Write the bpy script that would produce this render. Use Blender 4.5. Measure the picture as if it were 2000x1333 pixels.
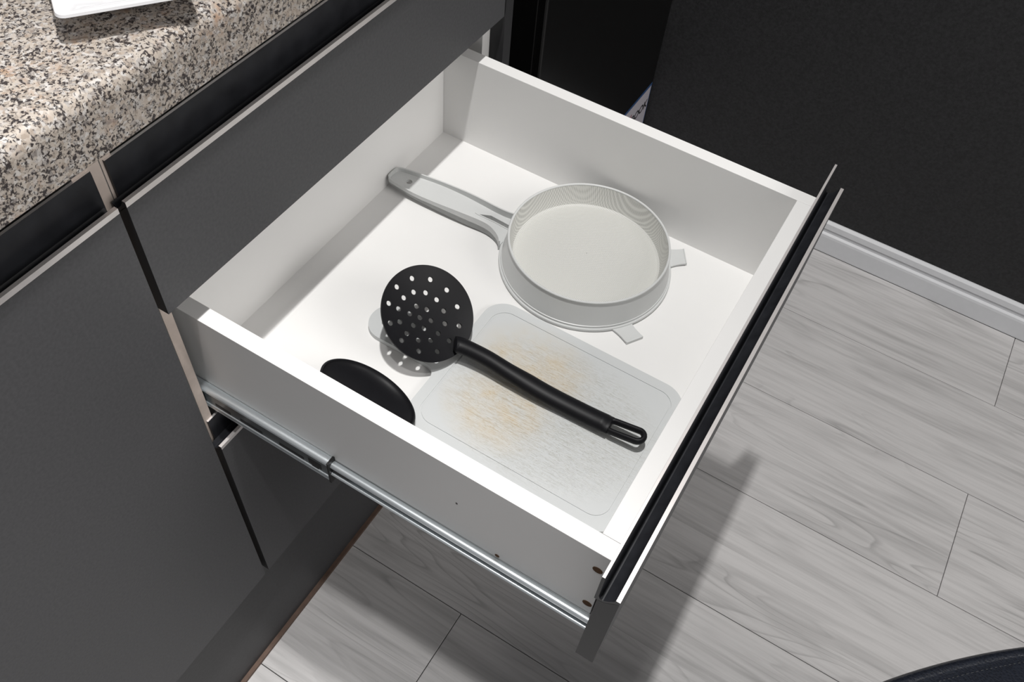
import bpy, bmesh, math, random
from mathutils import Vector, Matrix
from mathutils.geometry import delaunay_2d_cdt
for o in list(bpy.data.objects): bpy.data.objects.remove(o)
S = bpy.context.scene
COL = S.collection
Z0 = 0.706                      # height of the drawer's top edge above the floor; heights below are relative to it

# ------------------------------------------------------------------ camera, world, lights, exposure
R = [[0.8548726553, 0.5140358125, 0.0704267463],
     [0.4485895172, -0.6640830376, -0.5981313938],
     [-0.2606917494, 0.5429188729, -0.7982975067]]
cd = bpy.data.cameras.new('camera'); cam = bpy.data.objects.new('camera', cd); COL.objects.link(cam)
m = Matrix(((R[0][0], -R[1][0], -R[2][0], 0.4128514), (R[0][1], -R[1][1], -R[2][1], -0.26919515),
            (R[0][2], -R[1][2], -R[2][2], 0.58360512 + Z0), (0, 0, 0, 1)))
cam.matrix_world = m
cd.sensor_width = 36; cd.sensor_fit = 'HORIZONTAL'; cd.lens = 1701.6759/2000*36; cd.clip_start = 0.01
S.camera = cam
W = bpy.data.worlds.new('world'); S.world = W; W.use_nodes = True
bg = W.node_tree.nodes['Background']; bg.inputs[0].default_value = (0.98, 0.98, 1.0, 1); bg.inputs[1].default_value = 0.19
ld = bpy.data.lights.new('ceiling_light', 'AREA'); ld.shape = 'RECTANGLE'; ld.size = 0.035; ld.size_y = 0.07
ld.energy = 23.5; ld.color = (1.0, 0.985, 0.965)
lo = bpy.data.objects.new('ceiling_light', ld); COL.objects.link(lo); lo.location = (0.224, 0.115, 1.64 + Z0)
sd_ = bpy.data.lights.new('ceiling_spot', 'SPOT'); sd_.shadow_soft_size = 0.03; sd_.spot_size = math.radians(56); sd_.spot_blend = 0.8
sd_.energy = 92; sd_.color = (1.0, 0.985, 0.97)
so = bpy.data.objects.new('ceiling_spot', sd_); COL.objects.link(so); so.location = (0.26, -0.21, 1.64 + Z0)
so.rotation_euler = Vector((-.10, -.56, -2.3)).to_track_quat('-Z', 'Y').to_euler()
wl = bpy.data.lights.new('room_fill_light', 'AREA'); wl.shape = 'RECTANGLE'; wl.size = 1.5; wl.size_y = 1.3; wl.energy = 35; wl.color = (1.0, 0.97, 0.94)  # soft fill added from the room side
wo = bpy.data.objects.new('room_fill_light', wl); COL.objects.link(wo); wo.location = (2.7, .2, 2.25)
wo.rotation_euler = Vector((-1, .0, -.55)).to_track_quat('-Z', 'Z').to_euler()
S.view_settings.view_transform = 'Standard'; S.view_settings.look = 'None'
S.view_settings.gamma = 1; S.view_settings.use_curve_mapping = False; S.view_settings.exposure = 0.0

# ------------------------------------------------------------------ materials
def newmat(name):
    mt = bpy.data.materials.new(name); mt.use_nodes = True
    return mt, mt.node_tree, mt.node_tree.nodes['Principled BSDF']
def N(nt, typ, **kw):
    n = nt.nodes.new(typ)
    for k, v in kw.items():
        if k in n.inputs.keys(): n.inputs[k].default_value = v
        else: setattr(n, k, v)
    return n
def ramp(nt, stops, interp='LINEAR'):
    r = nt.nodes.new('ShaderNodeValToRGB'); r.color_ramp.interpolation = interp
    e = r.color_ramp.elements
    while len(e) < len(stops): e.new(0.5)
    for x, (p, c) in zip(e, stops): x.position = p; x.color = (c[0], c[1], c[2], 1)
    return r
def g3(v): return (v, v, v)
def srgb(r, g, b):
    f = lambda c: (c/255/12.92 if c/255 <= .04045 else ((c/255+.055)/1.055)**2.4)
    return (f(r), f(g), f(b))
def plain(name, col, rough=0.5, metal=0.0, noise=0.0, nscale=60, bump=0.0, bscale=300, spec=0.5, coat=0):
    mt, nt, b = newmat(name); L = nt.links
    b.inputs['Roughness'].default_value = rough; b.inputs['Metallic'].default_value = metal
    b.inputs['Specular IOR Level'].default_value = spec; b.inputs['Coat Weight'].default_value = coat
    tc = N(nt, 'ShaderNodeTexCoord')
    nz = N(nt, 'ShaderNodeTexNoise', Scale=nscale, Detail=4.0); L.new(tc.outputs['Object'], nz.inputs['Vector'])
    lo_ = tuple(max(0, c*(1-noise)) for c in col); hi = tuple(min(1, c*(1+noise)) for c in col)
    r = ramp(nt, [(0.3, lo_), (0.7, hi)]); L.new(nz.outputs['Fac'], r.inputs[0]); L.new(r.outputs[0], b.inputs['Base Color'])
    if bump:
        n2 = N(nt, 'ShaderNodeTexNoise', Scale=bscale, Detail=3.0); L.new(tc.outputs['Object'], n2.inputs['Vector'])
        bp = N(nt, 'ShaderNodeBump', Strength=bump, Distance=0.001); L.new(n2.outputs['Fac'], bp.inputs['Height'])
        L.new(bp.outputs[0], b.inputs['Normal'])
    return mt
M_white = plain('white_melamine', (0.80, 0.795, 0.785), 0.45, noise=.015, nscale=8)
M_beige = plain('beige_board_edge', (0.62, 0.53, 0.47), 0.6, noise=.05, nscale=120)
M_front = plain('anthracite_laminate', (0.074, 0.074, 0.078), 0.5, noise=.10, nscale=350, bump=.05, bscale=900, spec=.25)
M_fedge = plain('anthracite_edge', (0.032, 0.032, 0.034), 0.5, noise=.04, spec=.3)
M_dark = plain('shaded_coated_channel', (0.022, 0.023, 0.027), 0.42, noise=.25, nscale=60, spec=.3)  # dark coating, with the grip channel's shade put into the colour too
M_alu = plain('brushed_aluminium_edge', (0.84, 0.80, 0.785), 0.38, 0.7, noise=.04, nscale=80)
M_steel = plain('zinc_steel', (0.78, 0.83, 0.86), 0.34, 0.75, noise=.05, nscale=20)
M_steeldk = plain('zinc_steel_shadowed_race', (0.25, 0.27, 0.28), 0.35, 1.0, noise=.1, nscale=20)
M_blackp = plain('black_plastic_slot_shade', (0.012, 0.012, 0.0125), 0.45, spec=.35)
M_nylon = plain('black_nylon', (0.0060, 0.0060, 0.0075), 0.46, noise=.1, nscale=200, bump=.04, bscale=1200, spec=.20)
M_hole = plain('drilled_chipboard', (0.10, 0.045, 0.015), 0.9, noise=.3, nscale=800)
M_wall = plain('matte_black_wall', (0.0175, 0.0175, 0.019), 0.6, noise=.35, nscale=220, bump=.25, bscale=500, spec=.4)
M_base = plain('grey_painted_skirting', (0.70, 0.71, 0.73), 0.4, noise=.02)
M_gloss = plain('black_gloss', (0.0035, 0.0035, 0.0035), 0.3, noise=.1, spec=.3)
M_kick = plain('anthracite_kickboard', (0.056, 0.056, 0.059), 0.5, noise=.1, nscale=200, spec=.25)
M_strip = plain('brown_floor_strip', (0.12, 0.075, 0.055), 0.7, noise=.2, nscale=90)
M_sieve = plain('pale_grey_plastic', (0.60, 0.61, 0.605), 0.4, noise=.01)
M_porc = plain('white_porcelain', (0.70, 0.70, 0.715), 0.15, noise=.0, coat=.3)
M_label = plain('white_paper', (0.42, 0.40, 0.44), 0.6)
M_blue = plain('blue_print', (0.02, 0.06, 0.16), 0.6)
M_ink = plain('black_print', (0.01, 0.008, 0.01), 0.7)
M_red = plain('red_print', (0.22, 0.06, 0.07), 0.7)
M_metaldk = plain('dark_steel_leg', (0.03, 0.03, 0.03), 0.35, 0.8)
M_thread = plain('grey_thread', (0.05, 0.053, 0.06), 0.8)
M_plywall = plain('grey_wall_paint', (0.3, 0.3, 0.31), 0.8, noise=.02)

def leather():
    mt, nt, b = newmat('navy_black_leather'); L = nt.links
    tc = N(nt, 'ShaderNodeTexCoord'); v = N(nt, 'ShaderNodeTexVoronoi', Scale=420.0)
    L.new(tc.outputs['Object'], v.inputs['Vector'])
    r = ramp(nt, [(0.0, (0.006, 0.007, 0.011)), (0.6, (0.014, 0.017, 0.026))]); L.new(v.outputs['Distance'], r.inputs[0]); L.new(r.outputs[0], b.inputs['Base Color'])
    bp = N(nt, 'ShaderNodeBump', Strength=.5, Distance=.0008); L.new(v.outputs['Distance'], bp.inputs['Height']); L.new(bp.outputs[0], b.inputs['Normal'])
    b.inputs['Roughness'].default_value = .42; b.inputs['Specular IOR Level'].default_value = .4
    return mt
M_leather = leather()

def granite():
    mt, nt, b = newmat('speckled_granite'); L = nt.links
    tc = N(nt, 'ShaderNodeTexCoord')
    big = N(nt, 'ShaderNodeTexNoise', Scale=14.0, Detail=3.0); L.new(tc.outputs['Object'], big.inputs[0])
    mid = N(nt, 'ShaderNodeTexNoise', Scale=95.0, Detail=4.0, Roughness=.6); L.new(tc.outputs['Object'], mid.inputs[0])
    vo = N(nt, 'ShaderNodeTexVoronoi', Scale=400.0); L.new(tc.outputs['Object'], vo.inputs['Vector'])
    fine = N(nt, 'ShaderNodeTexNoise', Scale=470.0, Detail=3.0, Roughness=.62, Distortion=.6); L.new(tc.outputs['Object'], fine.inputs[0])
    sep = N(nt, 'ShaderNodeSeparateColor'); L.new(vo.outputs['Color'], sep.inputs[0])
    cells = ramp(nt, [(0.0, srgb(164, 153, 142)), (0.3, srgb(178, 170, 161)), (0.55, srgb(148, 137, 126)), (0.8, srgb(190, 186, 182)), (1, srgb(127, 120, 115))])
    L.new(sep.outputs[0], cells.inputs[0])
    tan = ramp(nt, [(0.53, g3(0)), (0.72, g3(.75))]); L.new(mid.outputs['Fac'], tan.inputs[0])
    mx = N(nt, 'ShaderNodeMixRGB'); mx.inputs[2].default_value = (*srgb(152, 112, 76), 1)
    bigr = ramp(nt, [(0.42, g3(.1)), (0.62, g3(1))]); L.new(big.outputs['Fac'], bigr.inputs[0])
    mul = N(nt, 'ShaderNodeMath', operation='MULTIPLY'); L.new(tan.outputs[0], mul.inputs[0]); L.new(bigr.outputs[0], mul.inputs[1])
    L.new(mul.outputs[0], mx.inputs[0]); L.new(cells.outputs[0], mx.inputs[1])
    # dark mica grains
    add = N(nt, 'ShaderNodeMath', operation='MULTIPLY_ADD'); L.new(mid.outputs['Fac'], add.inputs[0]); add.inputs[1].default_value = .35; L.new(fine.outputs['Fac'], add.inputs[2])
    spk = ramp(nt, [(0.585, g3(1)), (0.63, g3(0.5)), (0.675, g3(0))]); L.new(add.outputs[0], spk.inputs[0])
    m2 = N(nt, 'ShaderNodeMixRGB'); m2.inputs[2].default_value = (*srgb(50, 44, 44), 1)
    L.new(spk.outputs[0], m2.inputs[0]); L.new(mx.outputs[0], m2.inputs[1]); L.new(m2.outputs[0], b.inputs['Base Color'])
    b.inputs['Roughness'].default_value = .35; b.inputs['Specular IOR Level'].default_value = .4
    return mt
M_granite = granite()

def wood_floor():
    mt, nt, b = newmat('grey_oak_plank'); L = nt.links
    tc = N(nt, 'ShaderNodeTexCoord'); oi = N(nt, 'ShaderNodeObjectInfo')
    sx = N(nt, 'ShaderNodeSeparateXYZ'); L.new(tc.outputs['Object'], sx.inputs[0])
    # two printed strips on each plank: the figure jumps at the middle
    half = N(nt, 'ShaderNodeMath', operation='GREATER_THAN'); L.new(sx.outputs[1], half.inputs[0]); half.inputs[1].default_value = 0.1063
    hs = N(nt, 'ShaderNodeMath', operation='MULTIPLY'); L.new(half.outputs[0], hs.inputs[0]); hs.inputs[1].default_value = 3.7
    rs = N(nt, 'ShaderNodeMath', operation='MULTIPLY_ADD'); L.new(oi.outputs['Random'], rs.inputs[0]); rs.inputs[1].default_value = 40.0; L.new(hs.outputs[0], rs.inputs[2])
    cx = N(nt, 'ShaderNodeMath', operation='ADD'); L.new(sx.outputs[0], cx.inputs[0]); L.new(rs.outputs[0], cx.inputs[1])
    co = N(nt, 'ShaderNodeCombineXYZ'); L.new(cx.outputs[0], co.inputs[0]); L.new(sx.outputs[1], co.inputs[1]); L.new(rs.outputs[0], co.inputs[2])
    def mapped(s):
        mp = N(nt, 'ShaderNodeMapping'); mp.inputs['Scale'].default_value = s; L.new(co.outputs[0], mp.inputs[0]); return mp
    n1 = N(nt, 'ShaderNodeTexNoise', Scale=1.0, Detail=6.0, Roughness=.6, Distortion=.3); L.new(mapped((7, 170, 1)).outputs[0], n1.inputs[0])
    n2 = N(nt, 'ShaderNodeTexNoise', Scale=1.0, Detail=3.0, Distortion=.8); L.new(mapped((3.2, 34, 1)).outputs[0], n2.inputs[0])
    a = ramp(nt, [(0.25, g3(.82)), (0.55, g3(1.0)), (.8, g3(1.05))]); L.new(n1.outputs['Fac'], a.inputs[0])
    c = ramp(nt, [(0.30, g3(.80)), (0.52, g3(1.0)), (.75, g3(1.03))]); L.new(n2.outputs['Fac'], c.inputs[0])
    nc = N(nt, 'ShaderNodeTexNoise', Scale=1.0, Detail=1.0, Distortion=.2); L.new(mapped((1.7, 15, 1)).outputs[0], nc.inputs[0])
    mulc = N(nt, 'ShaderNodeMath', operation='MULTIPLY'); L.new(nc.outputs['Fac'], mulc.inputs[0]); mulc.inputs[1].default_value = 17.0
    frc = N(nt, 'ShaderNodeMath', operation='FRACT'); L.new(mulc.outputs[0], frc.inputs[0])
    ring = ramp(nt, [(0.0, g3(0)), (.75, g3(.15)), (.93, g3(1)), (1.0, g3(0))]); L.new(frc.outputs[0], ring.inputs[0])
    nm = N(nt, 'ShaderNodeTexNoise', Scale=1.0, Detail=2.0); L.new(mapped((2.3, 8, 1)).outputs[0], nm.inputs[0])
    msk = ramp(nt, [(.50, g3(0)), (.66, g3(1))]); L.new(nm.outputs['Fac'], msk.inputs[0])
    rm = N(nt, 'ShaderNodeMath', operation='MULTIPLY'); L.new(ring.outputs[0], rm.inputs[0]); L.new(msk.outputs[0], rm.inputs[1])
    d = ramp(nt, [(0.0, g3(1.0)), (1, g3(.74))]); L.new(rm.outputs[0], d.inputs[0])
    base = N(nt, 'ShaderNodeMixRGB', blend_type='MULTIPLY'); base.inputs[0].default_value = 1
    L.new(a.outputs[0], base.inputs[1]); L.new(c.outputs[0], base.inputs[2])
    b2 = N(nt, 'ShaderNodeMixRGB', blend_type='MULTIPLY'); b2.inputs[0].default_value = 1
    L.new(base.outputs[0], b2.inputs[1]); L.new(d.outputs[0], b2.inputs[2])
    b3 = N(nt, 'ShaderNodeMixRGB', blend_type='MULTIPLY'); b3.inputs[0].default_value = 1
    L.new(b2.outputs[0], b3.inputs[1]); b3.inputs[2].default_value = (0.60, 0.588, 0.585, 1)
    L.new(b3.outputs[0], b.inputs['Base Color']); b.inputs['Roughness'].default_value = .45; b.inputs['Specular IOR Level'].default_value = .35
    bp = N(nt, 'ShaderNodeBump', Strength=.06, Distance=.001); L.new(n1.outputs['Fac'], bp.inputs['Height']); L.new(bp.outputs[0], b.inputs['Normal'])
    return mt
M_plank = wood_floor()

def board_mat():
    """translucent white polythene with yellowed knife scratches where food was cut"""
    mt, nt, b = newmat('scratched_polythene'); L = nt.links
    tc = N(nt, 'ShaderNodeTexCoord')
    # stain: broken blob around the middle of the board (object coordinates are metres from the board's base)
    def blob(x, y, sx, sy):
        mp = N(nt, 'ShaderNodeMapping'); mp.inputs['Location'].default_value = (-x/sx, -y/sy, 0); mp.inputs['Scale'].default_value = (1/sx, 1/sy, 0)
        L.new(tc.outputs['Object'], mp.inputs[0]); g = N(nt, 'ShaderNodeTexGradient', gradient_type='SPHERICAL'); L.new(mp.outputs[0], g.inputs[0]); return g
    b1, b2_ = blob(.218, .190, .070, .052), blob(.215, .128, .062, .052)
    b3 = blob(.258, .150, .115, .085)
    mxm = N(nt, 'ShaderNodeMath', operation='MAXIMUM'); L.new(b1.outputs[1], mxm.inputs[0]); L.new(b2_.outputs[1], mxm.inputs[1])
    nz = N(nt, 'ShaderNodeTexNoise', Scale=60.0, Detail=4.0); L.new(tc.outputs['Object'], nz.inputs[0])
    def lines(rot, sx, sy, th, w):
        mp = N(nt, 'ShaderNodeMapping'); mp.inputs['Rotation'].default_value = (0, 0, rot); mp.inputs['Scale'].default_value = (sx, sy, 1)
        L.new(tc.outputs['Object'], mp.inputs[0])
        n = N(nt, 'ShaderNodeTexNoise', Scale=1.0, Detail=2.0, Roughness=.55, Distortion=.9); L.new(mp.outputs[0], n.inputs[0])
        r = ramp(nt, [(th, g3(0)), (th+w, g3(1)), (th+2*w, g3(0))]); L.new(n.outputs['Fac'], r.inputs[0]); return r
    ls = [lines(a, 26, 430, t, .016) for a, t in ((.25, .5), (.75, .55), (-.35, .46), (1.25, .52), (-.9, .55), (.5, .44))]
    acc = ls[0].outputs[0]
    for l in ls[1:]:
        mm = N(nt, 'ShaderNodeMath', operation='MAXIMUM'); L.new(acc, mm.inputs[0]); L.new(l.outputs[0], mm.inputs[1]); acc = mm.outputs[0]
    sc = ramp(nt, [(0.0, g3(0)), (0.22, g3(.7)), (.6, g3(1))]); L.new(b3.outputs[1], sc.inputs[0])
    st = ramp(nt, [(0.0, g3(0)), (0.45, g3(.75)), (.8, g3(1))]); L.new(mxm.outputs[0], st.inputs[0])
    nzr = ramp(nt, [(.3, g3(.25)), (.65, g3(1))]); L.new(nz.outputs['Fac'], nzr.inputs[0])
    m1 = N(nt, 'ShaderNodeMath', operation='MULTIPLY'); L.new(acc, m1.inputs[0]); L.new(sc.outputs[0], m1.inputs[1])
    m2 = N(nt, 'ShaderNodeMath', operation='MULTIPLY'); L.new(st.outputs[0], m2.inputs[0]); L.new(nzr.outputs[0], m2.inputs[1])
    base = N(nt, 'ShaderNodeMixRGB'); base.inputs[1].default_value = (0.575, 0.59, 0.592, 1); base.inputs[2].default_value = (0.59, 0.505, 0.36, 1)
    fs = N(nt, 'ShaderNodeMath', operation='MULTIPLY'); L.new(m2.outputs[0], fs.inputs[0]); fs.inputs[1].default_value = .55
    L.new(fs.outputs[0], base.inputs[0])
    scol = N(nt, 'ShaderNodeMixRGB'); scol.inputs[1].default_value = (0.37, 0.37, 0.335, 1); scol.inputs[2].default_value = (0.45, 0.315, 0.14, 1); L.new(m2.outputs[0], scol.inputs[0])
    fin = N(nt, 'ShaderNodeMixRGB'); L.new(base.outputs[0], fin.inputs[1]); L.new(scol.outputs[0], fin.inputs[2])
    fm = N(nt, 'ShaderNodeMath', operation='MULTIPLY'); L.new(m1.outputs[0], fm.inputs[0]); fm.inputs[1].default_value = .95; L.new(fm.outputs[0], fin.inputs[0])
    L.new(fin.outputs[0], b.inputs['Base Color']); b.inputs['Roughness'].default_value = .38
    bp = N(nt, 'ShaderNodeBump', Strength=.25, Distance=.0005, invert=True); L.new(m1.outputs[0], bp.inputs['Height']); L.new(bp.outputs[0], b.inputs['Normal'])
    return mt
M_board = board_mat()

def mesh_mat():
    """fine woven nylon: two crossed thread directions with small see-through gaps"""
    mt, nt, b = newmat('woven_nylon_mesh'); L = nt.links
    tc = N(nt, 'ShaderNodeTexCoord')
    mp = N(nt, 'ShaderNodeMapping'); mp.inputs['Rotation'].default_value = (0, 0, .18); L.new(tc.outputs['Object'], mp.inputs[0])
    ds = N(nt, 'ShaderNodeTexNoise', Scale=9.0, Detail=1.0); L.new(tc.outputs['Object'], ds.inputs[0])
    dm = N(nt, 'ShaderNodeVectorMath', operation='SCALE'); dm.inputs['Scale'].default_value = .012; L.new(ds.outputs['Color'], dm.inputs[0])
    dv = N(nt, 'ShaderNodeVectorMath', operation='ADD'); L.new(mp.outputs[0], dv.inputs[0]); L.new(dm.outputs[0], dv.inputs[1])
    ws = []
    for d in 'XYZ':
        w = N(nt, 'ShaderNodeTexWave', Scale=225.0, Distortion=0.0); w.bands_direction = d; L.new(dv.outputs[0], w.inputs[0]); ws.append(w)
    m1 = N(nt, 'ShaderNodeMath', operation='MAXIMUM'); L.new(ws[0].outputs['Fac'], m1.inputs[0]); L.new(ws[1].outputs['Fac'], m1.inputs[1])
    r = ramp(nt, [(.15, g3(.86)), (.75, g3(1))]); L.new(m1.outputs[0], r.inputs[0]); L.new(r.outputs[0], b.inputs['Alpha'])
    cr = ramp(nt, [(.2, (.48, .48, .46)), (.95, (.66, .66, .63))]); L.new(m1.outputs[0], cr.inputs[0]); L.new(cr.outputs[0], b.inputs['Base Color'])
    b.inputs['Roughness'].default_value = .5
    bp = N(nt, 'ShaderNodeBump', Strength=.25, Distance=.0006); L.new(m1.outputs[0], bp.inputs['Height']); L.new(bp.outputs[0], b.inputs['Normal'])
    return mt
M_mesh = mesh_mat()

# ------------------------------------------------------------------ helpers
ORG = {}
def tag(o, label=None, cat=None, group=None, kind=None):
    if label: o['label'] = label
    if cat: o['category'] = cat
    if group: o['group'] = group
    if kind: o['kind'] = kind
    return o
def thing(name, loc, label, cat, group=None):
    o = bpy.data.objects.new(name, None); COL.objects.link(o)
    o.location = (loc[0], loc[1], loc[2]+Z0); o.empty_display_size = .03
    ORG[o.name] = Vector(loc)
    return tag(o, label, cat, group)
def mk(name, verts, faces, mats, parent=None, org=None, smooth=False, fmat=None, bevel=0, label=None, sharp=35):
    """one mesh object from points in room metres (heights relative to the drawer top)"""
    if parent is not None: og = ORG[parent.name]
    else: og = Vector(org) if org else Vector((0, 0, -Z0))
    me = bpy.data.meshes.new(name)
    me.from_pydata([tuple(Vector(v)-og) for v in verts], [], faces)
    if not isinstance(mats, (list, tuple)): mats = [mats]
    for mt in mats: me.materials.append(mt)
    if fmat:
        for p, i in zip(me.polygons, fmat): p.material_index = i
    bm = bmesh.new(); bm.from_mesh(me); bmesh.ops.recalc_face_normals(bm, faces=bm.faces)
    if bevel:
        bmesh.ops.bevel(bm, geom=[e for e in bm.edges if e.is_manifold and e.calc_face_angle(0) > .5], offset=bevel, segments=2, affect='EDGES', profile=.5)
    if smooth:
        for f in bm.faces: f.smooth = True
        for e in bm.edges:
            if e.is_manifold and e.calc_face_angle(0) > math.radians(sharp): e.smooth = False
    bm.to_mesh(me); bm.free()
    o = bpy.data.objects.new(name, me); COL.objects.link(o)
    ORG[o.name] = og
    if parent is not None: o.parent = parent
    else: o.location = (og.x, og.y, og.z+Z0)
    if label: o['label'] = label
    return o
class MB:
    def __init__(s): s.v = []; s.f = []; s.m = []
    def add(s, v, f, mi=0):
        k = len(s.v); s.v += [tuple(x) for x in v]; s.f += [tuple(i+k for i in q) for q in f]; s.m += [mi]*len(f)
    def box(s, x0, x1, y0, y1, z0, z1, mi=0):
        s.add([(x, y, z) for x in (x0, x1) for y in (y0, y1) for z in (z0, z1)],
              [(0, 1, 3, 2), (4, 6, 7, 5), (0, 4, 5, 1), (2, 3, 7, 6), (0, 2, 6, 4), (1, 5, 7, 3)], mi)
    def prism(s, prof, a0, a1, axis='y', edge_m=None, mi=0):
        """closed profile extruded along an axis; edge_m[i] = material of the side face after point i"""
        n = len(prof)
        P = (lambda p, a: (p[0], a, p[1])) if axis == 'y' else (lambda p, a: (a, p[0], p[1])) if axis == 'x' else (lambda p, a: (p[0], p[1], a))
        k = len(s.v)
        s.v += [P(p, a0) for p in prof] + [P(p, a1) for p in prof]
        for i in range(n):
            j = (i+1) % n; s.f.append((k+i, k+j, k+n+j, k+n+i)); s.m.append(edge_m[i] if edge_m else mi)
        s.f.append(tuple(range(k, k+n))); s.m.append(mi); s.f.append(tuple(range(k+2*n-1, k+n-1, -1))); s.m.append(mi)
    def tube(s, path, radii, nseg=16, cap=True, up=Vector((0, 0, 1)), closed=False, mi=0):
        """radii: list of (side, up) half sizes"""
        n = len(path); path = [Vector(p) for p in path]; k = len(s.v)
        for i, p in enumerate(path):
            t = (path[(i+1) % n] if closed or i < n-1 else p) - (path[i-1] if closed or i > 0 else p); t.normalize()
            sd = t.cross(up)
            if sd.length < 1e-4: sd = t.cross(Vector((1, 0, 0)))
            sd.normalize(); u = sd.cross(t)
            a, b = radii[i] if isinstance(radii, list) else radii
            for q in range(nseg):
                th = 2*math.pi*q/nseg; s.v.append(tuple(p + sd*a*math.cos(th) + u*b*math.sin(th)))
        rng = n if closed else n-1
        for i in range(rng):
            for q in range(nseg):
                A = k+i*nseg; B = k+((i+1) % n)*nseg; r = (q+1) % nseg
                s.f.append((A+q, A+r, B+r, B+q)); s.m.append(mi)
        if cap and not closed:
            s.f.append(tuple(k+q for q in range(nseg))); s.m.append(mi)
            s.f.append(tuple(k+(n-1)*nseg+q for q in reversed(range(nseg)))); s.m.append(mi)
    def lathe(s, c, prof, nseg=96, mi=0, closed=False):
        k = len(s.v); n = len(prof)
        for i in range(nseg):
            a = 2*math.pi*i/nseg
            s.v += [(c[0]+r*math.cos(a), c[1]+r*math.sin(a), c[2]+h) for r, h in prof]
        for i in range(nseg):
            A = k+i*n; B = k+((i+1) % nseg)*n
            for j in range(n if closed else n-1):
                q = (j+1) % n
                s.f.append((A+j, B+j, B+q, A+q)); s.m.append(mi)
    def mk(s, name, mats, parent=None, **kw): return mk(name, s.v, s.f, mats, parent, fmat=s.m, **kw)
def box(name, x0, x1, y0, y1, z0, z1, mat, parent=None, bevel=0.0, **kw):
    b = MB(); b.box(x0, x1, y0, y1, z0, z1); return b.mk(name, mat, parent, bevel=bevel, **kw)
def interp(tab, x):
    if x <= tab[0][0]: return tab[0][1]
    for (a, b), (c, d) in zip(tab, tab[1:]):
        if x <= c:
            t = (x-a)/(c-a); return b+(d-b)*t
    return tab[-1][1]
def smooth_path(pts, n):
    """Catmull-Rom"""
    P = [Vector(p) for p in pts]; P = [P[0]*2-P[1]] + P + [P[-1]*2-P[-2]]; out = []
    for i in range(1, len(P)-2):
        for j in range(n):
            t = j/n; a, b, c, d = P[i-1], P[i], P[i+1], P[i+2]
            out.append(.5*((2*b)+(c-a)*t+(2*a-5*b+4*c-d)*t*t+(3*b-a-3*c+d)*t**3))
    return out+[P[-2]]
def inside(p, poly):
    r = False; n = len(poly)
    for i in range(n):
        a, b = poly[i], poly[i-1]
        if (a[1] > p[1]) != (b[1] > p[1]) and p[0] < (b[0]-a[0])*(p[1]-a[1])/(b[1]-a[1])+a[0]: r = not r
    return r
def cdt(outline, holes, step):
    """triangles of an outline with holes, with extra points every `step`"""
    vs, es = [], []
    for loop in [outline]+holes:
        k = len(vs); vs += [Vector(p) for p in loop]; n = len(loop)
        es += [(k+i, k+(i+1) % n) for i in range(n)]
    if step:
        xs = [p[0] for p in outline]; ys = [p[1] for p in outline]; x = min(xs)+step/2
        while x < max(xs):
            y = min(ys)+step/2
            while y < max(ys):
                if inside((x, y), outline) and not any(inside((x, y), h) for h in holes): vs.append(Vector((x, y)))
                y += step
            x += step
    V, E_, F = delaunay_2d_cdt(vs, es, [], 0, 1e-7)[:3]
    keep = []
    for f in F:
        c = ((V[f[0]][0]+V[f[1]][0]+V[f[2]][0])/3, (V[f[0]][1]+V[f[1]][1]+V[f[2]][1])/3)
        if inside(c, outline) and not any(inside(c, h) for h in holes): keep.append(tuple(f))
    return [(v[0], v[1]) for v in V], keep
def shell(mb, V, F, top, bot, mi=0):
    """solid between two mapped copies of a triangulation"""
    n = len(V); k = len(mb.v)
    mb.v += [tuple(top(p)) for p in V] + [tuple(bot(p)) for p in V]
    cnt = {}
    for f in F:
        mb.f.append(tuple(k+i for i in f)); mb.m.append(mi); mb.f.append(tuple(k+n+i for i in reversed(f))); mb.m.append(mi)
        for a, b in ((f[0], f[1]), (f[1], f[2]), (f[2], f[0])): cnt[(a, b)] = cnt.get((a, b), 0)+1
    for (a, b) in cnt:
        if (b, a) not in cnt: mb.f.append((k+a, k+n+a, k+n+b, k+b)); mb.m.append(mi)

# ------------------------------------------------------------------ room shell
FL = -Z0
fl = box('floor', -0.62, 2.6, -1.3, 1.28, FL-.06, FL-.008, plain('screed', (0.03, 0.028, 0.027), .9)); tag(fl, kind='structure')
PW, PL, Y1 = 0.2127, 1.2, 1.17
meshes = {}
def plank(x, y0, y1, x1):
    key = (round(x1-x, 4), round(y1-y0, 4))
    if key not in meshes:
        g = .0005; b = MB(); b.box(g, x1-x-g, g, y1-y0-g, -.008, 0)
        o = mk('plank', b.v, b.f, M_plank, None, org=(0, 0, 0), bevel=.0007); meshes[key] = o.data
    else:
        o = bpy.data.objects.new('plank', meshes[key]); COL.objects.link(o)
    o.parent = fl; o.location = (x, y0, 0)
for k in range(12):
    yt = 1.19166-k*PW; yb = yt-PW
    if k == 0: yt = min(yt, 1.168)
    j = 0.8082 if k % 2 == 0 else 0.1911
    x = j-PL*2
    while x < 2.6:
        a, b_ = max(x, -.6), min(x+PL, 2.58)
        if b_-a > .02 and yb > -1.3: plank(a, yb, yt, b_)
        x += PL
wr = box('wall_right', -0.62, 2.6, 1.1798, 1.28, FL-.008, 1.75, M_wall); tag(wr, kind='structure')
wb = box('wall_back', -0.72, -0.62, -1.3, 1.28, FL-.008, 1.75, M_plywall); tag(wb, kind='structure')
pr = [(1.1798, FL), (1.1798, FL+.0745), (1.1775, FL+.0745), (1.1725, FL+.070), (1.1715, FL+.058), (1.1745, FL+.055), (1.1748, FL+.047),
      (1.1700, FL+.044), (1.1690, FL+.039), (1.1685, FL)]
b = MB(); b.prism(pr, -.03, 2.6, axis='x'); bb = b.mk('baseboard_right', M_base); tag(bb, kind='structure')

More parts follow.
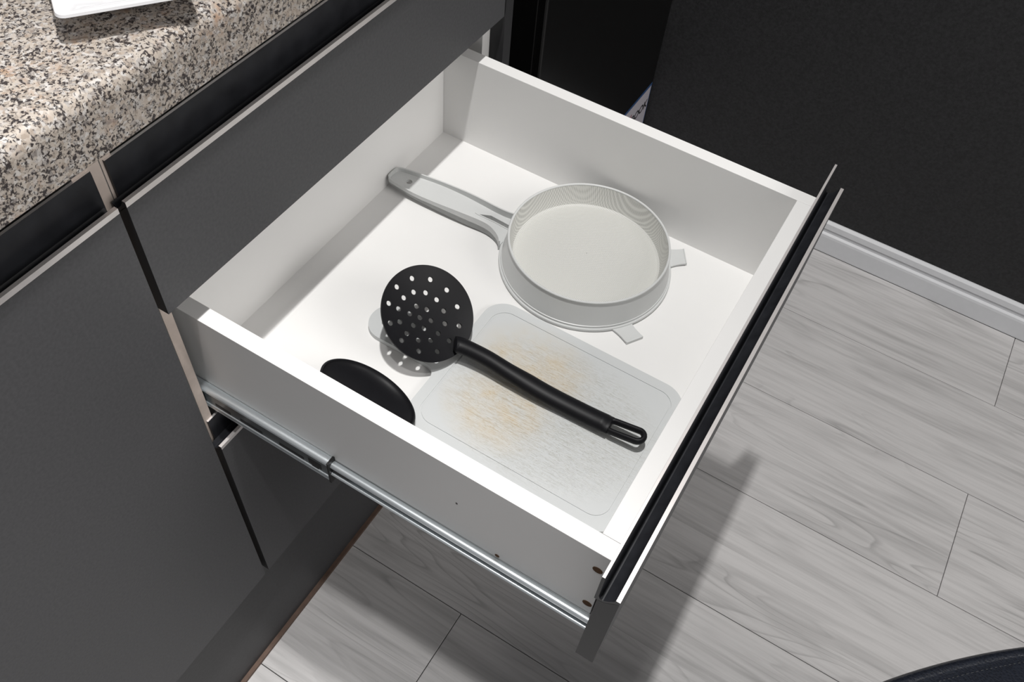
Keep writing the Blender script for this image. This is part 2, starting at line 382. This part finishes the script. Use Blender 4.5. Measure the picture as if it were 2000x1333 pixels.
# ------------------------------------------------------------------ handle profile (same section on every front)
# section of the grip profile, x relative to the front's outer face, z relative to the front lip's top
PROF = [(-.0182, .0236), (-.0160, .0236), (-.0157, .0205), (-.0155, -.0080), (-.0140, -.0118), (-.0115, -.0116), (-.0075, -.0078), (-.0042, -.0030),
        (-.0032, 0.0), (0, 0), (0, -.0046), (-.0012, -.0047), (-.0050, -.0082), (-.0105, -.0138), (-.0158, -.0152), (-.0182, -.0150)]
EM = [1, 0, 0, 0, 0, 0, 0, 0, 1, 1, 0, 0, 0, 0, 0, 0]
def grip(xf, zl, y0, y1, parent, fy0=None, fy1=None, name='grip_profile'):
    """fy0/fy1: the rear flange may be cut shorter than the lip so that it fits between the cabinet sides"""
    b = MB()
    pts = [(xf+x, zl+z) for x, z in PROF]
    if fy0 is None: b.prism(pts, y0, y1, edge_m=EM)
    else:
        b.prism(pts[3:14], y0, y1, edge_m=EM[3:13]+[0])
        rear = [pts[0], pts[1], pts[2], pts[3], (xf-.0156, zl-.0150), (xf-.0182, zl-.0150)]
        b.prism(rear, fy0, fy1, edge_m=[1, 0, 0, 0, 0, 0])
    return b.mk(name, [M_dark, M_alu], parent, smooth=True, sharp=25)
def front_panel(name, xf, zl, zb, y0, y1, parent, th=.0158):
    """board with a mitred top that carries the grip profile; zl = height of the lip"""
    b = MB(); b.prism([(xf, zb), (xf, zl-.0048), (xf-.0012, zl-.0050), (xf-.0048, zl-.0086), (xf-.0105, zl-.0142), (xf-th, zl-.0156), (xf-th, zb)], y0, y1, edge_m=[0, 1, 1, 1, 1, 1, 1], mi=1)
    return b.mk(name, [M_front, M_fedge], parent)

# ------------------------------------------------------------------ base cabinet with the open drawer
ya, yb_ = -.0255, .4755
cab = thing('base_cabinet', (-.28, .225, FL), 'anthracite three-drawer base cabinet with its middle drawer pulled wide open', 'cabinet')
CT = .205      # cabinet sides' top
box('side_panel', -.585, -.0185, -.0212, -.0120, FL+.236, CT, M_white, cab)
box('side_panel', -.585, -.0185, .4622, .4780, FL+.236, CT, M_white, cab)
# beige edge bands on the cabinet sides
for sp, (y0, y1) in zip([o for o in cab.children if o.name.startswith('side_panel')], ((-.0212, -.0120), (.4622, .4780))):
    box('edge_band', -.0185, -.0180, y0, y1, FL+.236, CT, M_beige if y0 < 0 else M_white, sp)
box('bottom_panel', -.585, -.0185, -.0120, .4622, FL+.236, FL+.252, M_white, cab)
box('back_panel', -.590, -.585, -.0278, .4780, FL+.236, CT, M_white, cab)
box('top_rail', -.10, -.0240, -.0120, .4622, CT-.016, CT, M_white, cab)
box('end_panel', -.585, 0, .4782, .4948, FL, CT, [M_fedge], cab, label='narrow anthracite end panel beside the right cabinet side')
# closed upper drawer
up = front_panel('drawer', 0, .1573, .0378, ya, yb_, cab); up['label'] = 'closed shallow top drawer front in anthracite'
grip(0, .1573, ya, yb_, up, -.0190, .4610)
# closed lower drawer
low = front_panel('drawer', 0, -.1685, -.472, ya, yb_, cab); low['label'] = 'closed deep bottom drawer front in anthracite'
grip(0, -.1685, ya, yb_, low, -.0190, .4610)
# open drawer: bottom board is the carrying mesh, everything else sits on it
t = .0150; Lx = .3669; XB = -.0509; DW = .45; h = .1187
dr = box('drawer', XB, Lx, t, DW-t, -h-.010, -h, M_white, cab, label='open white-lined drawer pulled out over the floor')
box('side_board', XB-t, Lx+t, 0, t, -.136, 0, M_white, dr, bevel=.0004)
box('side_board', XB-t, Lx+t, DW-t, DW, -.136, 0, M_white, dr, bevel=.0004)
box('back_board', XB-t, XB, t+.0001, DW-t-.0001, -.136, -.002, M_white, dr, bevel=.0004)
box('front_board', Lx, Lx+t, t+.0002, DW-t-.0002, -.136, 0, M_white, dr, bevel=.0004)
front_panel('front_panel', .4014, .0022, -.132, ya, yb_, dr)
grip(.4014, .0022, ya, yb_, dr)
def disc(name, x, y, z, r, mat, parent):
    b = MB(); n = 20
    pts = [(x+r*math.cos(2*math.pi*i/n), y, z+r*math.sin(2*math.pi*i/n)) for i in range(n)]
    q = [(p[0], y+.0006, p[2]) for p in pts]
    b.add(pts+q, [tuple(range(n)), tuple(reversed(range(n, 2*n)))]+[(i, (i+1) % n, n+(i+1) % n, n+i) for i in range(n)])
    return b.mk(name, mat, parent)
for x, z, r in ((.3752, -.0265, .0042), (.3768, -.0925, .0042), (.2932, -.1045, .0022), (.2517, -.0534, .0010)):
    disc('dowel_hole' if r > .003 else 'screw_hole', x, -.0003, z, r, M_hole if r > .0015 else M_fedge, dr)
# telescopic slides: drawer member, middle member
def slide(side):
    s = -1 if side == 'l' else 1
    fy = (lambda d: -d) if side == 'l' else (lambda d: DW+d)
    def race(b, d, z, rd, rz, x0, x1, mi=0):
        n = 12; b.prism([(fy(d+rd*math.cos(2*math.pi*i/n)), z+rz*math.sin(2*math.pi*i/n)) for i in range(n)], x0, x1, axis='x', mi=mi)
    def flat(b, d0, d1, z0, z1, x0, x1, mi=0):
        y0, y1 = sorted((fy(d0), fy(d1))); b.box(x0, x1, y0, y1, z0, z1, mi)
    b = MB(); x0, x1 = XB, .3845
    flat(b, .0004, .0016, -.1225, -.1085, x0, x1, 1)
    race(b, .0042, -.1102, .0038, .0032, x0, x1); race(b, .0050, -.1222, .0036, .0014, x0, x1)
    flat(b, .0016, .0026, -.1172, -.1163, x0, x1, 0)
    o = b.mk('slide_rail', [M_steel, M_steeldk], dr, smooth=True, sharp=40); o['label'] = 'zinc drawer member of the slide'
    b = MB(); x0, x1 = -.26, .1225
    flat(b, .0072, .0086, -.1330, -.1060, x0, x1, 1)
    race(b, .0049, -.1052, .0045, .0026, x0, x1); race(b, .0086, -.1072, .0010, .0009, x0, x1)
    race(b, .0070, -.1325, .0026, .0032, x0, x1); race(b, .0086, -.1275, .0012, .0010, x0, x1)
    o2 = b.mk('slide_sleeve', [M_steel, M_steeldk], dr, smooth=True, sharp=40); o2['label'] = 'wider zinc middle member of the slide'
    for x0, x1, z0, z1 in ((-.010, .008, -.1245, -.1205), (.020, .046, -.1245, -.1205), (.066, .094, -.1245, -.1205), (.100, .1145, -.1235, -.1150), (.103, .1105, -.1310, -.1235)):
        b = MB(); flat(b, .0085, .0089, z0, z1, x0, x1); b.mk('slide_slot', M_blackp, o2)  # black blocks stand in for the shade inside the open slots
    b = MB(); flat(b, .0004, .0098, -.1365, -.1025, .1225, .1246); b.mk('slide_clip', M_blackp, dr)
    b = MB(); flat(b, .0018, .0060, -.1190, -.1120, .1246, .1420); b.mk('slide_stop', M_blackp, dr)
    b = MB(); flat(b, .0100, .0118, -.1380, -.1010, -.50, -.0230)
    b.mk('slide_track', M_steel, cab)
slide('l'); slide('r')

# ------------------------------------------------------------------ left neighbour with its door
cab2 = thing('base_cabinet', (-.28, -.35, FL), 'anthracite base cabinet with a tall plain door, left of the open drawer', 'cabinet')
sp = box('side_panel', -.585, -.0185, -.0440, -.0220, FL+.236, CT, M_white, cab2)
box('edge_band', -.0185, -.0180, -.0440, -.0220, FL+.236, CT, M_beige, sp)
sp = box('side_panel', -.585, -.0185, -.6440, -.6282, FL+.236, CT, M_white, cab2)
box('bottom_panel', -.585, -.0185, -.6282, -.0440, FL+.236, FL+.252, M_white, cab2)
box('back_panel', -.590, -.585, -.6440, -.0282, FL+.236, CT, M_white, cab2)
door = front_panel('door', 0, .1573, -.472, -.6420, -.0320, cab2); door['label'] = 'tall flat anthracite door'
grip(0, .1573, -.6420, -.0320, door, -.6270, -.0310)

# ------------------------------------------------------------------ kickboard, worktop
kb = thing('kickboard', (-.02, -.06, FL), 'anthracite kickboard running along the floor under the cabinets', 'kickboard')
box('board', -.030, -.0150, -.644, .4780, FL+.003, FL+.234, M_kick, kb)
box('floor_strip', -.0300, -.0090, -.644, .4780, FL, FL+.006, M_strip, kb, label='thin brown strip along the floor')  # low brown strip along the kickboard's foot
wt = .252; wbm = .2068; xo = .010
prof = [(-.6, wbm), (xo-.002, wbm), (xo, wbm+.002)]
for i in range(9):
    a = math.radians(i*90/8); rr = .011; prof.append((xo-rr+rr*math.cos(a), wt-rr+rr*math.sin(a)))
prof.append((-.6, wt))
b = MB(); b.prism(prof, -.66, .4990)
wk = b.mk('worktop', M_granite, None, org=(-.28, -.08, .2), smooth=True, sharp=30)
tag(wk, 'speckled beige and grey granite worktop with a rounded front edge', 'worktop')

# ------------------------------------------------------------------ black appliance with sticker
ap = thing('refrigerator', (-.30, .92, FL), 'tall glossy black appliance standing between the cabinet end and the black wall', 'appliance')
box('body', -.60, -.050, .656, 1.176, FL+.02, 1.0, M_gloss, ap, bevel=.002)
box('front_door', -.0495, -.036, .6535, 1.1765, FL+.03, .995, M_gloss, ap, bevel=.003)
for x, y in ((-.56, .70), (-.56, 1.13), (-.09, .70), (-.09, 1.13)):
    b = MB(); b.lathe((x, y, FL), [(0, 0), (.018, 0), (.016, .021), (0, .021)], 16); b.mk('foot', M_blackp, ap)
st = box('sticker', -.0360, -.0356, .93, 1.1695, -.680, -.487, M_label, ap, label='white paper sticker with a blue border and black lettering')
bb = MB(); bb.box(-.0356, -.0354, .93, 1.1715, -.4880, -.4815); bb.box(-.0356, -.0354, 1.1695, 1.1715, -.680, -.4880); bb.mk('border', M_blue, st)
def text(s, size, y, z, mat, parent, name='lettering', sx=1.0):
    cu = bpy.data.curves.new(name, 'FONT'); cu.body = s; cu.size = size; cu.align_x = 'RIGHT'; cu.extrude = .0001; cu.offset = size*.025
    to = bpy.data.objects.new('tmp', cu); COL.objects.link(to); dg = bpy.context.evaluated_depsgraph_get()
    me = bpy.data.meshes.new_from_object(to.evaluated_get(dg)); bpy.data.objects.remove(to)
    vs = [(-.0354+v.co.z, y+v.co.x*sx, z+v.co.y) for v in me.vertices]; fs = [tuple(p.vertices) for p in me.polygons]
    return mk(name, vs, fs, mat, parent)
text('BOOK', .026, 1.1660, -.5370, M_ink, st)
text('BIG', .014, 1.090, -.5190, M_red, st)

# ------------------------------------------------------------------ tray on the worktop
def rounded(poly, r, n=8):
    out = []; k = len(poly)
    for i in range(k):
        p = Vector(poly[i]); a = (Vector(poly[i-1])-p).normalized(); c = (Vector(poly[(i+1) % k])-p).normalized()
        ang = a.angle(c); d = r/math.tan(ang/2); s_ = p+a*d; e_ = p+c*d
        cc = p+(a+c).normalized()*(r/math.sin(ang/2))
        a0 = math.atan2(s_.y-cc.y, s_.x-cc.x); a1 = math.atan2(e_.y-cc.y, e_.x-cc.x); dd = (a1-a0+math.pi) % (2*math.pi)-math.pi
        out += [(cc.x+r*math.cos(a0+dd*j/n), cc.y+r*math.sin(a0+dd*j/n)) for j in range(n+1)]
    return out
c0 = Vector((-.0330, -.0046)); e1 = Vector((.583, .812)); e2 = Vector((-.812, .583))
e1 = Vector((.5687, .8225)); e2 = Vector((-.8225, .5687))
def quad(ins): return [tuple(c0+e1*a+e2*b_) for a, b_ in ((ins, ins), (.082-ins, ins), (.082-ins, .150-ins), (ins, .150-ins))]
b = MB(); zt_ = .252
loops = [(0, .0145, .0205, .007), (0.0, .0145, .0190, .007), (.010, .012, .0030, .010), (.013, .011, .0002, .011)]
inner = [(.0018, .0, .0212, .006), (.0115, .0, .0060, .010), (.016, .0, .0045, .011)]
seq = [(.028, .0002, .006), (.026, .0025, .006), (.002, .0165, .006), (0, .0180, .006), (.0006, .0196, .006), (.0030, .0198, .005), (.012, .0160, .006), (.026, .0060, .006), (.030, .0050, .006)]
for ins, hz_, r in seq:
    b.v += [(p[0], p[1], zt_+hz_) for p in rounded(quad(ins), r)]
n_ = 36
for i in range(len(seq)-1):
    for j in range(n_): b.f.append((i*n_+j, i*n_+(j+1) % n_, (i+1)*n_+(j+1) % n_, (i+1)*n_+j))
b.f.append(tuple(range(n_))); b.f.append(tuple(range((len(seq)-1)*n_, len(seq)*n_))); b.m = [0]*len(b.f)
tr = b.mk('serving_dish', M_porc, None, org=(-.05, .08, .252), smooth=True, sharp=50)
tag(tr, 'small white rectangular porcelain dish with flared rim on the granite worktop', 'dish')

# ------------------------------------------------------------------ cutting board in the drawer
ZB = -h; TH = .006
BX0, BX1, BY0, BY1 = .1422, .3650, .0672, .2446
out = []
def arc(cx, cy, r, a0, a1, n=12):
    return [(cx+r*math.cos(math.radians(a0+(a1-a0)*i/n)), cy+r*math.sin(math.radians(a0+(a1-a0)*i/n))) for i in range(n+1)]
hy0, hy1, hx = .1335, .1785, .0500
out += arc(BX1-.028, BY0+.014, .014, -90, -40, 4) + arc(BX1-.016, BY0+.028, .016, -30, 0, 4)
out = arc(BX1-.020, BY0+.020, .020, -90, 0) + arc(BX1-.026, BY1-.026, .026, 0, 90) + arc(BX0+.024, BY1-.024, .024, 90, 180)
out += arc(BX0-.012, hy1+.012, .012, 0, -90, 6) + arc(hx+.022, hy1-.022, .022, 90, 180) + arc(hx+.022, hy0+.022, .022, 180, 270)
out += arc(BX0-.012, hy0-.012, .012, 90, 0, 6) + arc(BX0+.026, BY0+.026, .026, 180, 270)
def offset_rect(d, r): return arc(BX1-d-r, BY0+d+r, r, -90, 0) + arc(BX1-d-r, BY1-d-r, r, 0, 90) + arc(BX0+d+r, BY1-d-r, r, 90, 180) + arc(BX0+d+r, BY0+d+r, r, 180, 270)
hole = arc(hx+.022, .156, .009, 0, 345, 23)
b = MB()
g0, g1 = offset_rect(.0105, .017), offset_rect(.0125, .0155)
V, F = cdt(out, [hole], 0); shell(b, V, F, lambda p: (p[0], p[1], ZB+TH-.0008), lambda p: (p[0], p[1], ZB+.0003))
V, F = cdt(out, [hole, g0], 0); shell(b, V, F, lambda p: (p[0], p[1], ZB+TH), lambda p: (p[0], p[1], ZB+TH-.0008))
V, F = cdt(g1, [], 0); shell(b, V, F, lambda p: (p[0], p[1], ZB+TH), lambda p: (p[0], p[1], ZB+TH-.0008))
cb = b.mk('cutting_board', M_board, None, org=(0, 0, ZB))
tag(cb, 'thin white plastic cutting board with yellowed knife scratches under the slotted skimmer', 'cutting board')

# ------------------------------------------------------------------ strainer lying upside down
cx, cy = .1951, .3430
sv = thing('strainer', (cx, cy, ZB), 'pale grey plastic mesh strainer lying upside down in the drawer', 'strainer')
b = MB(); b.lathe((cx, cy, ZB), [(.0895, .0004), (.0937, .0004), (.0942, .0015), (.0942, .0034), (.0936, .0042), (.0922, .0044), (.0920, .0068), (.0910, .0072), (.0900, .0068), (.0895, .0044)], 128, closed=True)
hoop = b.mk('hoop', M_sieve, sv, smooth=True)
b = MB(); b.lathe((cx, cy, ZB), [(.0912, .0070), (.0900, .0115), (.0872, .0280), (.0855, .0365)], 128)
b.mk('skirt', M_sieve, sv, smooth=True, label='translucent grey side wall')
b = MB(); b.lathe((cx, cy, ZB), [(.0855+.0013*math.cos(2*math.pi*i/10), .0372+.0013*math.sin(2*math.pi*i/10)) for i in range(10)], 128, closed=True)
b.mk('ring', M_sieve, sv, smooth=True)
b = MB(); pf = [(.0845, .0370), (.0835, .0300), (.0815, .0180), (.0797, .0125), (.0775, .0112)]
pf += [(.0775*(1-i/14), .0112+.006*(1-(1-i/14)**2)) for i in range(1, 14)]+[(.0004, .0172)]
b.lathe((cx, cy, ZB), pf, 128); b.mk('mesh', M_mesh, sv, smooth=True, label='fine woven nylon mesh sunk inside the ring')
# handle: shallow channel with two side walls, forked at the hoop, hang hole at the end
far = [(-.0495, .3310), (-.0469, .3376), (-.035, .3415), (-.004, .3470), (.028, .3482), (.062, .3475), (.083, .3475), (.092, .3490), (.1004, .3530), (.106, .3580)]
near = [(-.0497, .3250), (-.0485, .3190), (-.0414, .3154), (-.0155, .3137), (.019, .3140), (.052, .3154), (.0776, .3178), (.0890, .3170), (.0975, .3145), (.1030, .3110), (.1065, .3065)]
def sm(x): x = min(1, max(0, x)); return x*x*(3-2*x)
hb = lambda x: ZB+.0012+max(0, (.1-x)/.15*.0072)
ht = lambda x: hb(x)+.0085+.0075*sm((x+.02)/.09)-.003*sm((x-.085)/.02)
hp = lambda x: ht(x)-.0052-.0035*sm((x-.0)/.08)
fs = [tuple(p)[:2] for p in smooth_path([(x, y, 0) for x, y in far], 4)]
ns = [tuple(p)[:2] for p in smooth_path([(x, y, 0) for x, y in near], 4)]
slit = [(.108, .3405), (.0985, .3408), (.0771, .3390), (.0640, .3318), (.0610, .3306), (.0650, .3300), (.0851, .3315), (.1006, .3335), (.108, .3330)]
b = MB()
plate = ns + slit[::-1] + fs[::-1]
hh = arc(-.0273, .3298, .0036, 0, 340, 17)
V, F = cdt(plate, [hh], .006)
shell(b, V, F, lambda p: (p[0], p[1], hp(p[0])), lambda p: (p[0], p[1], hb(p[0])))
def wall(line, w, top, bot):
    """vertical rib standing along a line, thickness w on the left of its direction"""
    n = len(line); k = len(b.v); L2 = []
    for i, p in enumerate(line):
        a = Vector(line[max(0, i-1)]); c = Vector(line[min(n-1, i+1)]); d = (c-a).normalized(); nn = Vector((-d.y, d.x)); L2.append((p[0]+nn.x*w, p[1]+nn.y*w))
    for p, q in zip(line, L2):
        b.v += [(p[0], p[1], bot(p[0])), (p[0], p[1], top(p[0])), (q[0], q[1], top(q[0])), (q[0], q[1], bot(q[0]))]
    for i in range(n-1):
        for j in range(4): b.f.append((k+4*i+j, k+4*i+(j+1) % 4, k+4*i+4+(j+1) % 4, k+4*i+4+j)); b.m.append(0)
    b.f.append((k, k+1, k+2, k+3)); b.m.append(0); e = k+4*(n-1); b.f.append((e+3, e+2, e+1, e)); b.m.append(0)
wall(fs[::-1]+ns, .0016, ht, hb)
wall(slit[::-1], -.0013, lambda x: hp(x)+.0008, hb)
b.mk('handle', M_sieve, sv, smooth=False)
# two rest lugs on the hoop
def lug(q, hook=.0042):
    b = MB(); (ax, ay), (bx, by), (c_x, c_y), (dx, dy) = q
    A, B, C_, D = Vector((ax, ay)), Vector((bx, by)), Vector((c_x, c_y)), Vector((dx, dy))
    V2 = []; 
    for i in range(7):
        t_ = i/6; fl_ = .004*(1-t_)**2.5
        l = A.lerp(B, t_); r_ = D.lerp(C_, t_); w = (l-r_).normalized(); V2.append((l+w*fl_, r_-w*fl_, ZB+.0028+.0008*t_))
    k = 0
    for l, r_, z in V2:
        b.v += [(l.x, l.y, z), (r_.x, r_.y, z), (r_.x, r_.y, z-.0020), (l.x, l.y, z-.0020)]
    for i in range(6):
        for j in range(4): b.f.append((4*i+j, 4*i+(j+1) % 4, 4*i+4+(j+1) % 4, 4*i+4+j))
    b.f.append((0, 1, 2, 3)); b.f.append((27, 26, 25, 24)); b.m = [0]*len(b.f)
    # down-turned lip at the outer end
    l, r_, z = V2[-1]; o_ = (((B-A)+(C_-D)).normalized())*.0015
    k = len(b.v)
    b.v += [(l.x, l.y, z+.0006), (r_.x, r_.y, z+.0006), (r_.x+o_.x, r_.y+o_.y, z+.0002), (l.x+o_.x, l.y+o_.y, z+.0002), (l.x, l.y, ZB+.0003), (r_.x, r_.y, ZB+.0003), (r_.x+o_.x, r_.y+o_.y, ZB+.0003), (l.x+o_.x, l.y+o_.y, ZB+.0003)]
    for f in ((0, 1, 2, 3), (4, 7, 6, 5), (0, 4, 5, 1), (1, 5, 6, 2), (2, 6, 7, 3), (3, 7, 4, 0)): b.f.append(tuple(k+i for i in f)); b.m.append(0)
    b.mk('rest_lug', M_sieve, sv)
lug([(.2600, .4080), (.2769, .4225), (.2885, .4040), (.2720, .3905)])
lug([(.2640, .2990), (.2805, .3010), (.2921, .2867), (.2640, .2783)][0:1]+[(.2799, .2995), (.2910, .2860), (.2640, .2800)]) if False else lug([(.2690, .2960), (.2803, .3005), (.2921, .2867), (.2815, .2701)][0:1]+[(.2921, .2867), (.2815, .2701), (.2600, .2815)])

# ------------------------------------------------------------------ slotted skimmer
sk = thing('slotted_spoon', (.2537, .1625, ZB+TH), 'black nylon round skimmer spoon with many holes lying on the cutting board', 'spoon')
nrm = Vector((.547, -.092, .832)).normalized(); cc = Vector((.1143, .1615, -.0737))
ex = (Vector((1, 0, 0))-nrm*nrm.x).normalized(); ey = nrm.cross(ex)
HOLES = [(-33.0, 17.0), (-18.5, 29.8), (-39.1, -0.8), (0.7, 33.8), (-23.1, 8.4), (-13.6, 16.8), (-27.1, -3.3), (-0.8, 19.5), (-35.1, -19.2), (19.2, 28.1), (-12.2, -0.1), (-2.3, 5.0), (-24.4, -15.7), (11.5, 15.6), (-12.9, -11.1), (-2.8, -6.5), (7.6, -1.0), (-22.2, -33.3), (-15.7, -25.0), (-3.1, -17.5), (6.9, -12.3), (20.1, 6.2), (32.3, 13.8), (-3.5, -29.0), (20.8, -6.5), (-3.6, -38.7), (9.4, -26.1), (19.0, -17.6), (33.4, -5.2), (15.8, -35.1), (30.4, -22.4)]
RR = .0480
circ = [(RR*math.cos(2*math.pi*i/96), RR*math.sin(2*math.pi*i/96)) for i in range(96)]
hl = [[(x*.001+.00265*math.cos(2*math.pi*i/14), y*.001+.00265*math.sin(2*math.pi*i/14)) for i in range(14)] for x, y in HOLES]
V, F = cdt(circ, hl, .0028)
def bowl(p, off, d=.0065):
    r2 = (p[0]**2+p[1]**2)/RR**2
    k = 1.0 + (.0006*0)
    return cc + ex*p[0]*k + ey*p[1]*k + nrm*(-d*(1-r2)+off)
b = MB(); shell(b, V, F, lambda p: bowl(p, 0), lambda p: bowl(p, -.0019))
b.mk('perforated_bowl', M_nylon, sk, smooth=True, sharp=40)
CL = [(.1475, .1553, -.0925), (0.1551, 0.1590, -0.0935), (0.1806, 0.161, -0.0947), (0.205, 0.1608, -0.0972), (0.2237, 0.1613, -0.0995), (0.2452, 0.1617, -0.1018), (0.2656, 0.1628, -0.1035), (0.2958, 0.1638, -0.1035), (0.3154, 0.1644, -0.1022)]
path = smooth_path(CL, 6); n = len(path); rad = []
for i, p in enumerate(path):
    u = i/(n-1); w = .0094*(1-.12*math.sin(math.pi*min(1, u*1.9)))+.0003*u; hgt = .0068
    if i == 0: w, hgt = .005, .002
    if i == 1: w, hgt = .0080, .0048
    if u > .97: hgt = .0048
    rad.append((w, hgt))
b = MB(); b.tube(path, rad, 20)
hd = b.mk('handle', M_nylon, sk, smooth=True, sharp=60)
b = MB(); d = Vector((0.3486-.3154, .1662-.1644, -.0972+.1022)).normalized(); a0 = Vector(CL[-1]); sd = d.cross(Vector((0, 0, 1))).normalized()
loop = []
for i in range(13):
    a = math.radians(-90+180*i/12); loop.append(a0+d*(.0268+.0062*math.cos(a))+sd*(-.0062*math.sin(a)))
for i in range(13):
    a = math.radians(90+180*i/12); loop.append(a0+d*(.0030+.0062*math.cos(a))+sd*(-.0062*math.sin(a)))
b.tube(loop, (.0028, .0040), 14, closed=True); b.mk('hanging_loop', M_nylon, sk, smooth=True, sharp=60)

# ------------------------------------------------------------------ ladle leaning on the left drawer side
la = thing('ladle', (.118, .06, ZB), 'black nylon ladle half hidden behind the left drawer side', 'ladle')
nl = Vector((.2198, .6040, .7660)).normalized(); lc = Vector((.1190, .0595, -.0815)); RL = .0468
lx = (Vector((1, 0, 0))-nl*nl.x).normalized(); ly = nl.cross(lx)
b = MB(); prof = []
for i in range(13):
    a = math.radians(90*i/12); prof.append((RL*math.sin(a), -.014*math.cos(a)))
prof.append((RL+.0008, .0004)); 
for i in range(12, -1, -1):
    a = math.radians(90*i/12); prof.append(((RL+.0018)*math.sin(a), -.0158*math.cos(a)))
ns_ = 64; k = 0
for i in range(ns_):
    a = 2*math.pi*i/ns_
    for r, z in prof:
        r = max(r, .0002); b.v.append(tuple(lc+lx*r*math.cos(a)+ly*r*math.sin(a)+nl*z))
npf = len(prof)
for i in range(ns_):
    for j in range(npf-1):
        A = i*npf; B = ((i+1) % ns_)*npf; b.f.append((A+j, B+j, B+j+1, A+j+1))
b.m = [0]*len(b.f)
b.mk('bowl', M_nylon, la, smooth=True, sharp=45)
path = smooth_path([lc+lx*.044+ly*(-.012)+nl*-.002, lc+lx*.054+ly*(-.016)+nl*-.001, (.200, .036, -.103), (.255, .027, -.108), (.31, .025, -.106), (.352, .026, -.104)], 5)
b = MB(); b.tube(path, (.0070, .0060), 16); b.mk('handle', M_nylon, la, smooth=True, sharp=60)

# ------------------------------------------------------------------ black leather chair at the lower right
dvec = Vector((.718, .696)).normalized(); inn = Vector((dvec.y, -dvec.x)); em = Vector((.704, .2138)); half = .215; bulge = .026
cen = em + inn*(half+bulge)
ch = thing('chair', (cen.x, cen.y, FL), 'black leather seat of a chair standing on the grey floor at the lower right corner', 'chair')
def seat_loop(off):
    """bulged rounded square, grown by off"""
    pts = []; nn = 96
    for i in range(nn):
        a = 2*math.pi*i/nn; c_, s_ = math.cos(a), math.sin(a); rr_ = (half+off)/(abs(c_)**5.5+abs(s_)**5.5)**(1/5.5)
        x = rr_*c_; y = rr_*s_
        y += bulge*(y/half)*max(0, 1-(x/half)**2); pts.append(cen+dvec*x+inn*y)
    return pts
sz = -.25
b = MB(); L3 = [(-.030, -.050), (-.004, -.046), (.0, -.036), (.0, -.010), (-.003, -.003), (-.007, -.0005), (-.0088, -.0012), (-.0100, -.0012), (-.014, .001), (-.05, .008), (-.12, .013)]
for off, z in L3: b.v += [(p.x, p.y, sz+z) for p in seat_loop(off)]
for i in range(len(L3)-1):
    for j in range(96): b.f.append((i*96+j, i*96+(j+1) % 96, (i+1)*96+(j+1) % 96, (i+1)*96+j))
b.f.append(tuple(range(96))); b.f.append(tuple(range(96*(len(L3)-1), 96*len(L3)))); b.m = [0]*len(b.f)
seat = b.mk('seat', M_leather, ch, smooth=True, sharp=60)
b = MB(); lp = seat_loop(-.0150); dense = []
for i in range(96):
    for q in range(24): dense.append(lp[i].lerp(lp[(i+1) % 96], q/24))
acc = 0; last = dense[0]; start = dense[0]; on = True
for p in dense[1:]:
    acc += (p-last).length; last = p
    if acc > (.0022 if on else .0026):
        if on: b.tube([(start.x, start.y, sz+.0018), (p.x, p.y, sz+.0018)], (.0004, .0004), 4)
        start = p; on = not on; acc = 0
o = b.mk('stitching', M_thread, seat); o['kind'] = 'stuff'
for sx_, sy_ in ((-1, -1), (1, -1), (1, 1), (-1, 1)):
    p = cen+dvec*.165*sx_+inn*.165*sy_; q = cen+dvec*.185*sx_+inn*.185*sy_
    b = MB(); b.tube([(q.x, q.y, FL+.0005), (p.x, p.y, sz-.046)], (.011, .011), 14); b.mk('leg', M_metaldk, ch, smooth=True, sharp=50)
b = MB(); bc = cen+inn*(half-.02)
arcp = []
for i in range(13):
    u = -1+2*i/12; p = bc+dvec*u*.20-inn*.05*u*u*.6; arcp.append(p)
k = 0
for z, th in ((-.10, .016), (-.02, .022), (.16, .022), (.20, .012)):
    for p in arcp: b.v.append((p.x+inn.x*th, p.y+inn.y*th, z))
    for p in reversed(arcp): b.v.append((p.x-inn.x*th, p.y-inn.y*th, z))
nb = 26
for i in range(3):
    for j in range(nb): b.f.append((i*nb+j, i*nb+(j+1) % nb, (i+1)*nb+(j+1) % nb, (i+1)*nb+j))
b.f.append(tuple(range(nb))); b.f.append(tuple(range(3*nb, 4*nb))); b.m = [0]*len(b.f)
b.mk('backrest', M_leather, ch, smooth=True, sharp=60)
for s_ in (-1, 1):
    p = bc+dvec*.15*s_; b = MB(); b.tube([(p.x-inn.x*.02, p.y-inn.y*.02, sz-.04), (p.x-inn.x*.01, p.y-inn.y*.01, -.09)], (.009, .009), 12); b.mk('back_post', M_metaldk, ch, smooth=True, sharp=50)
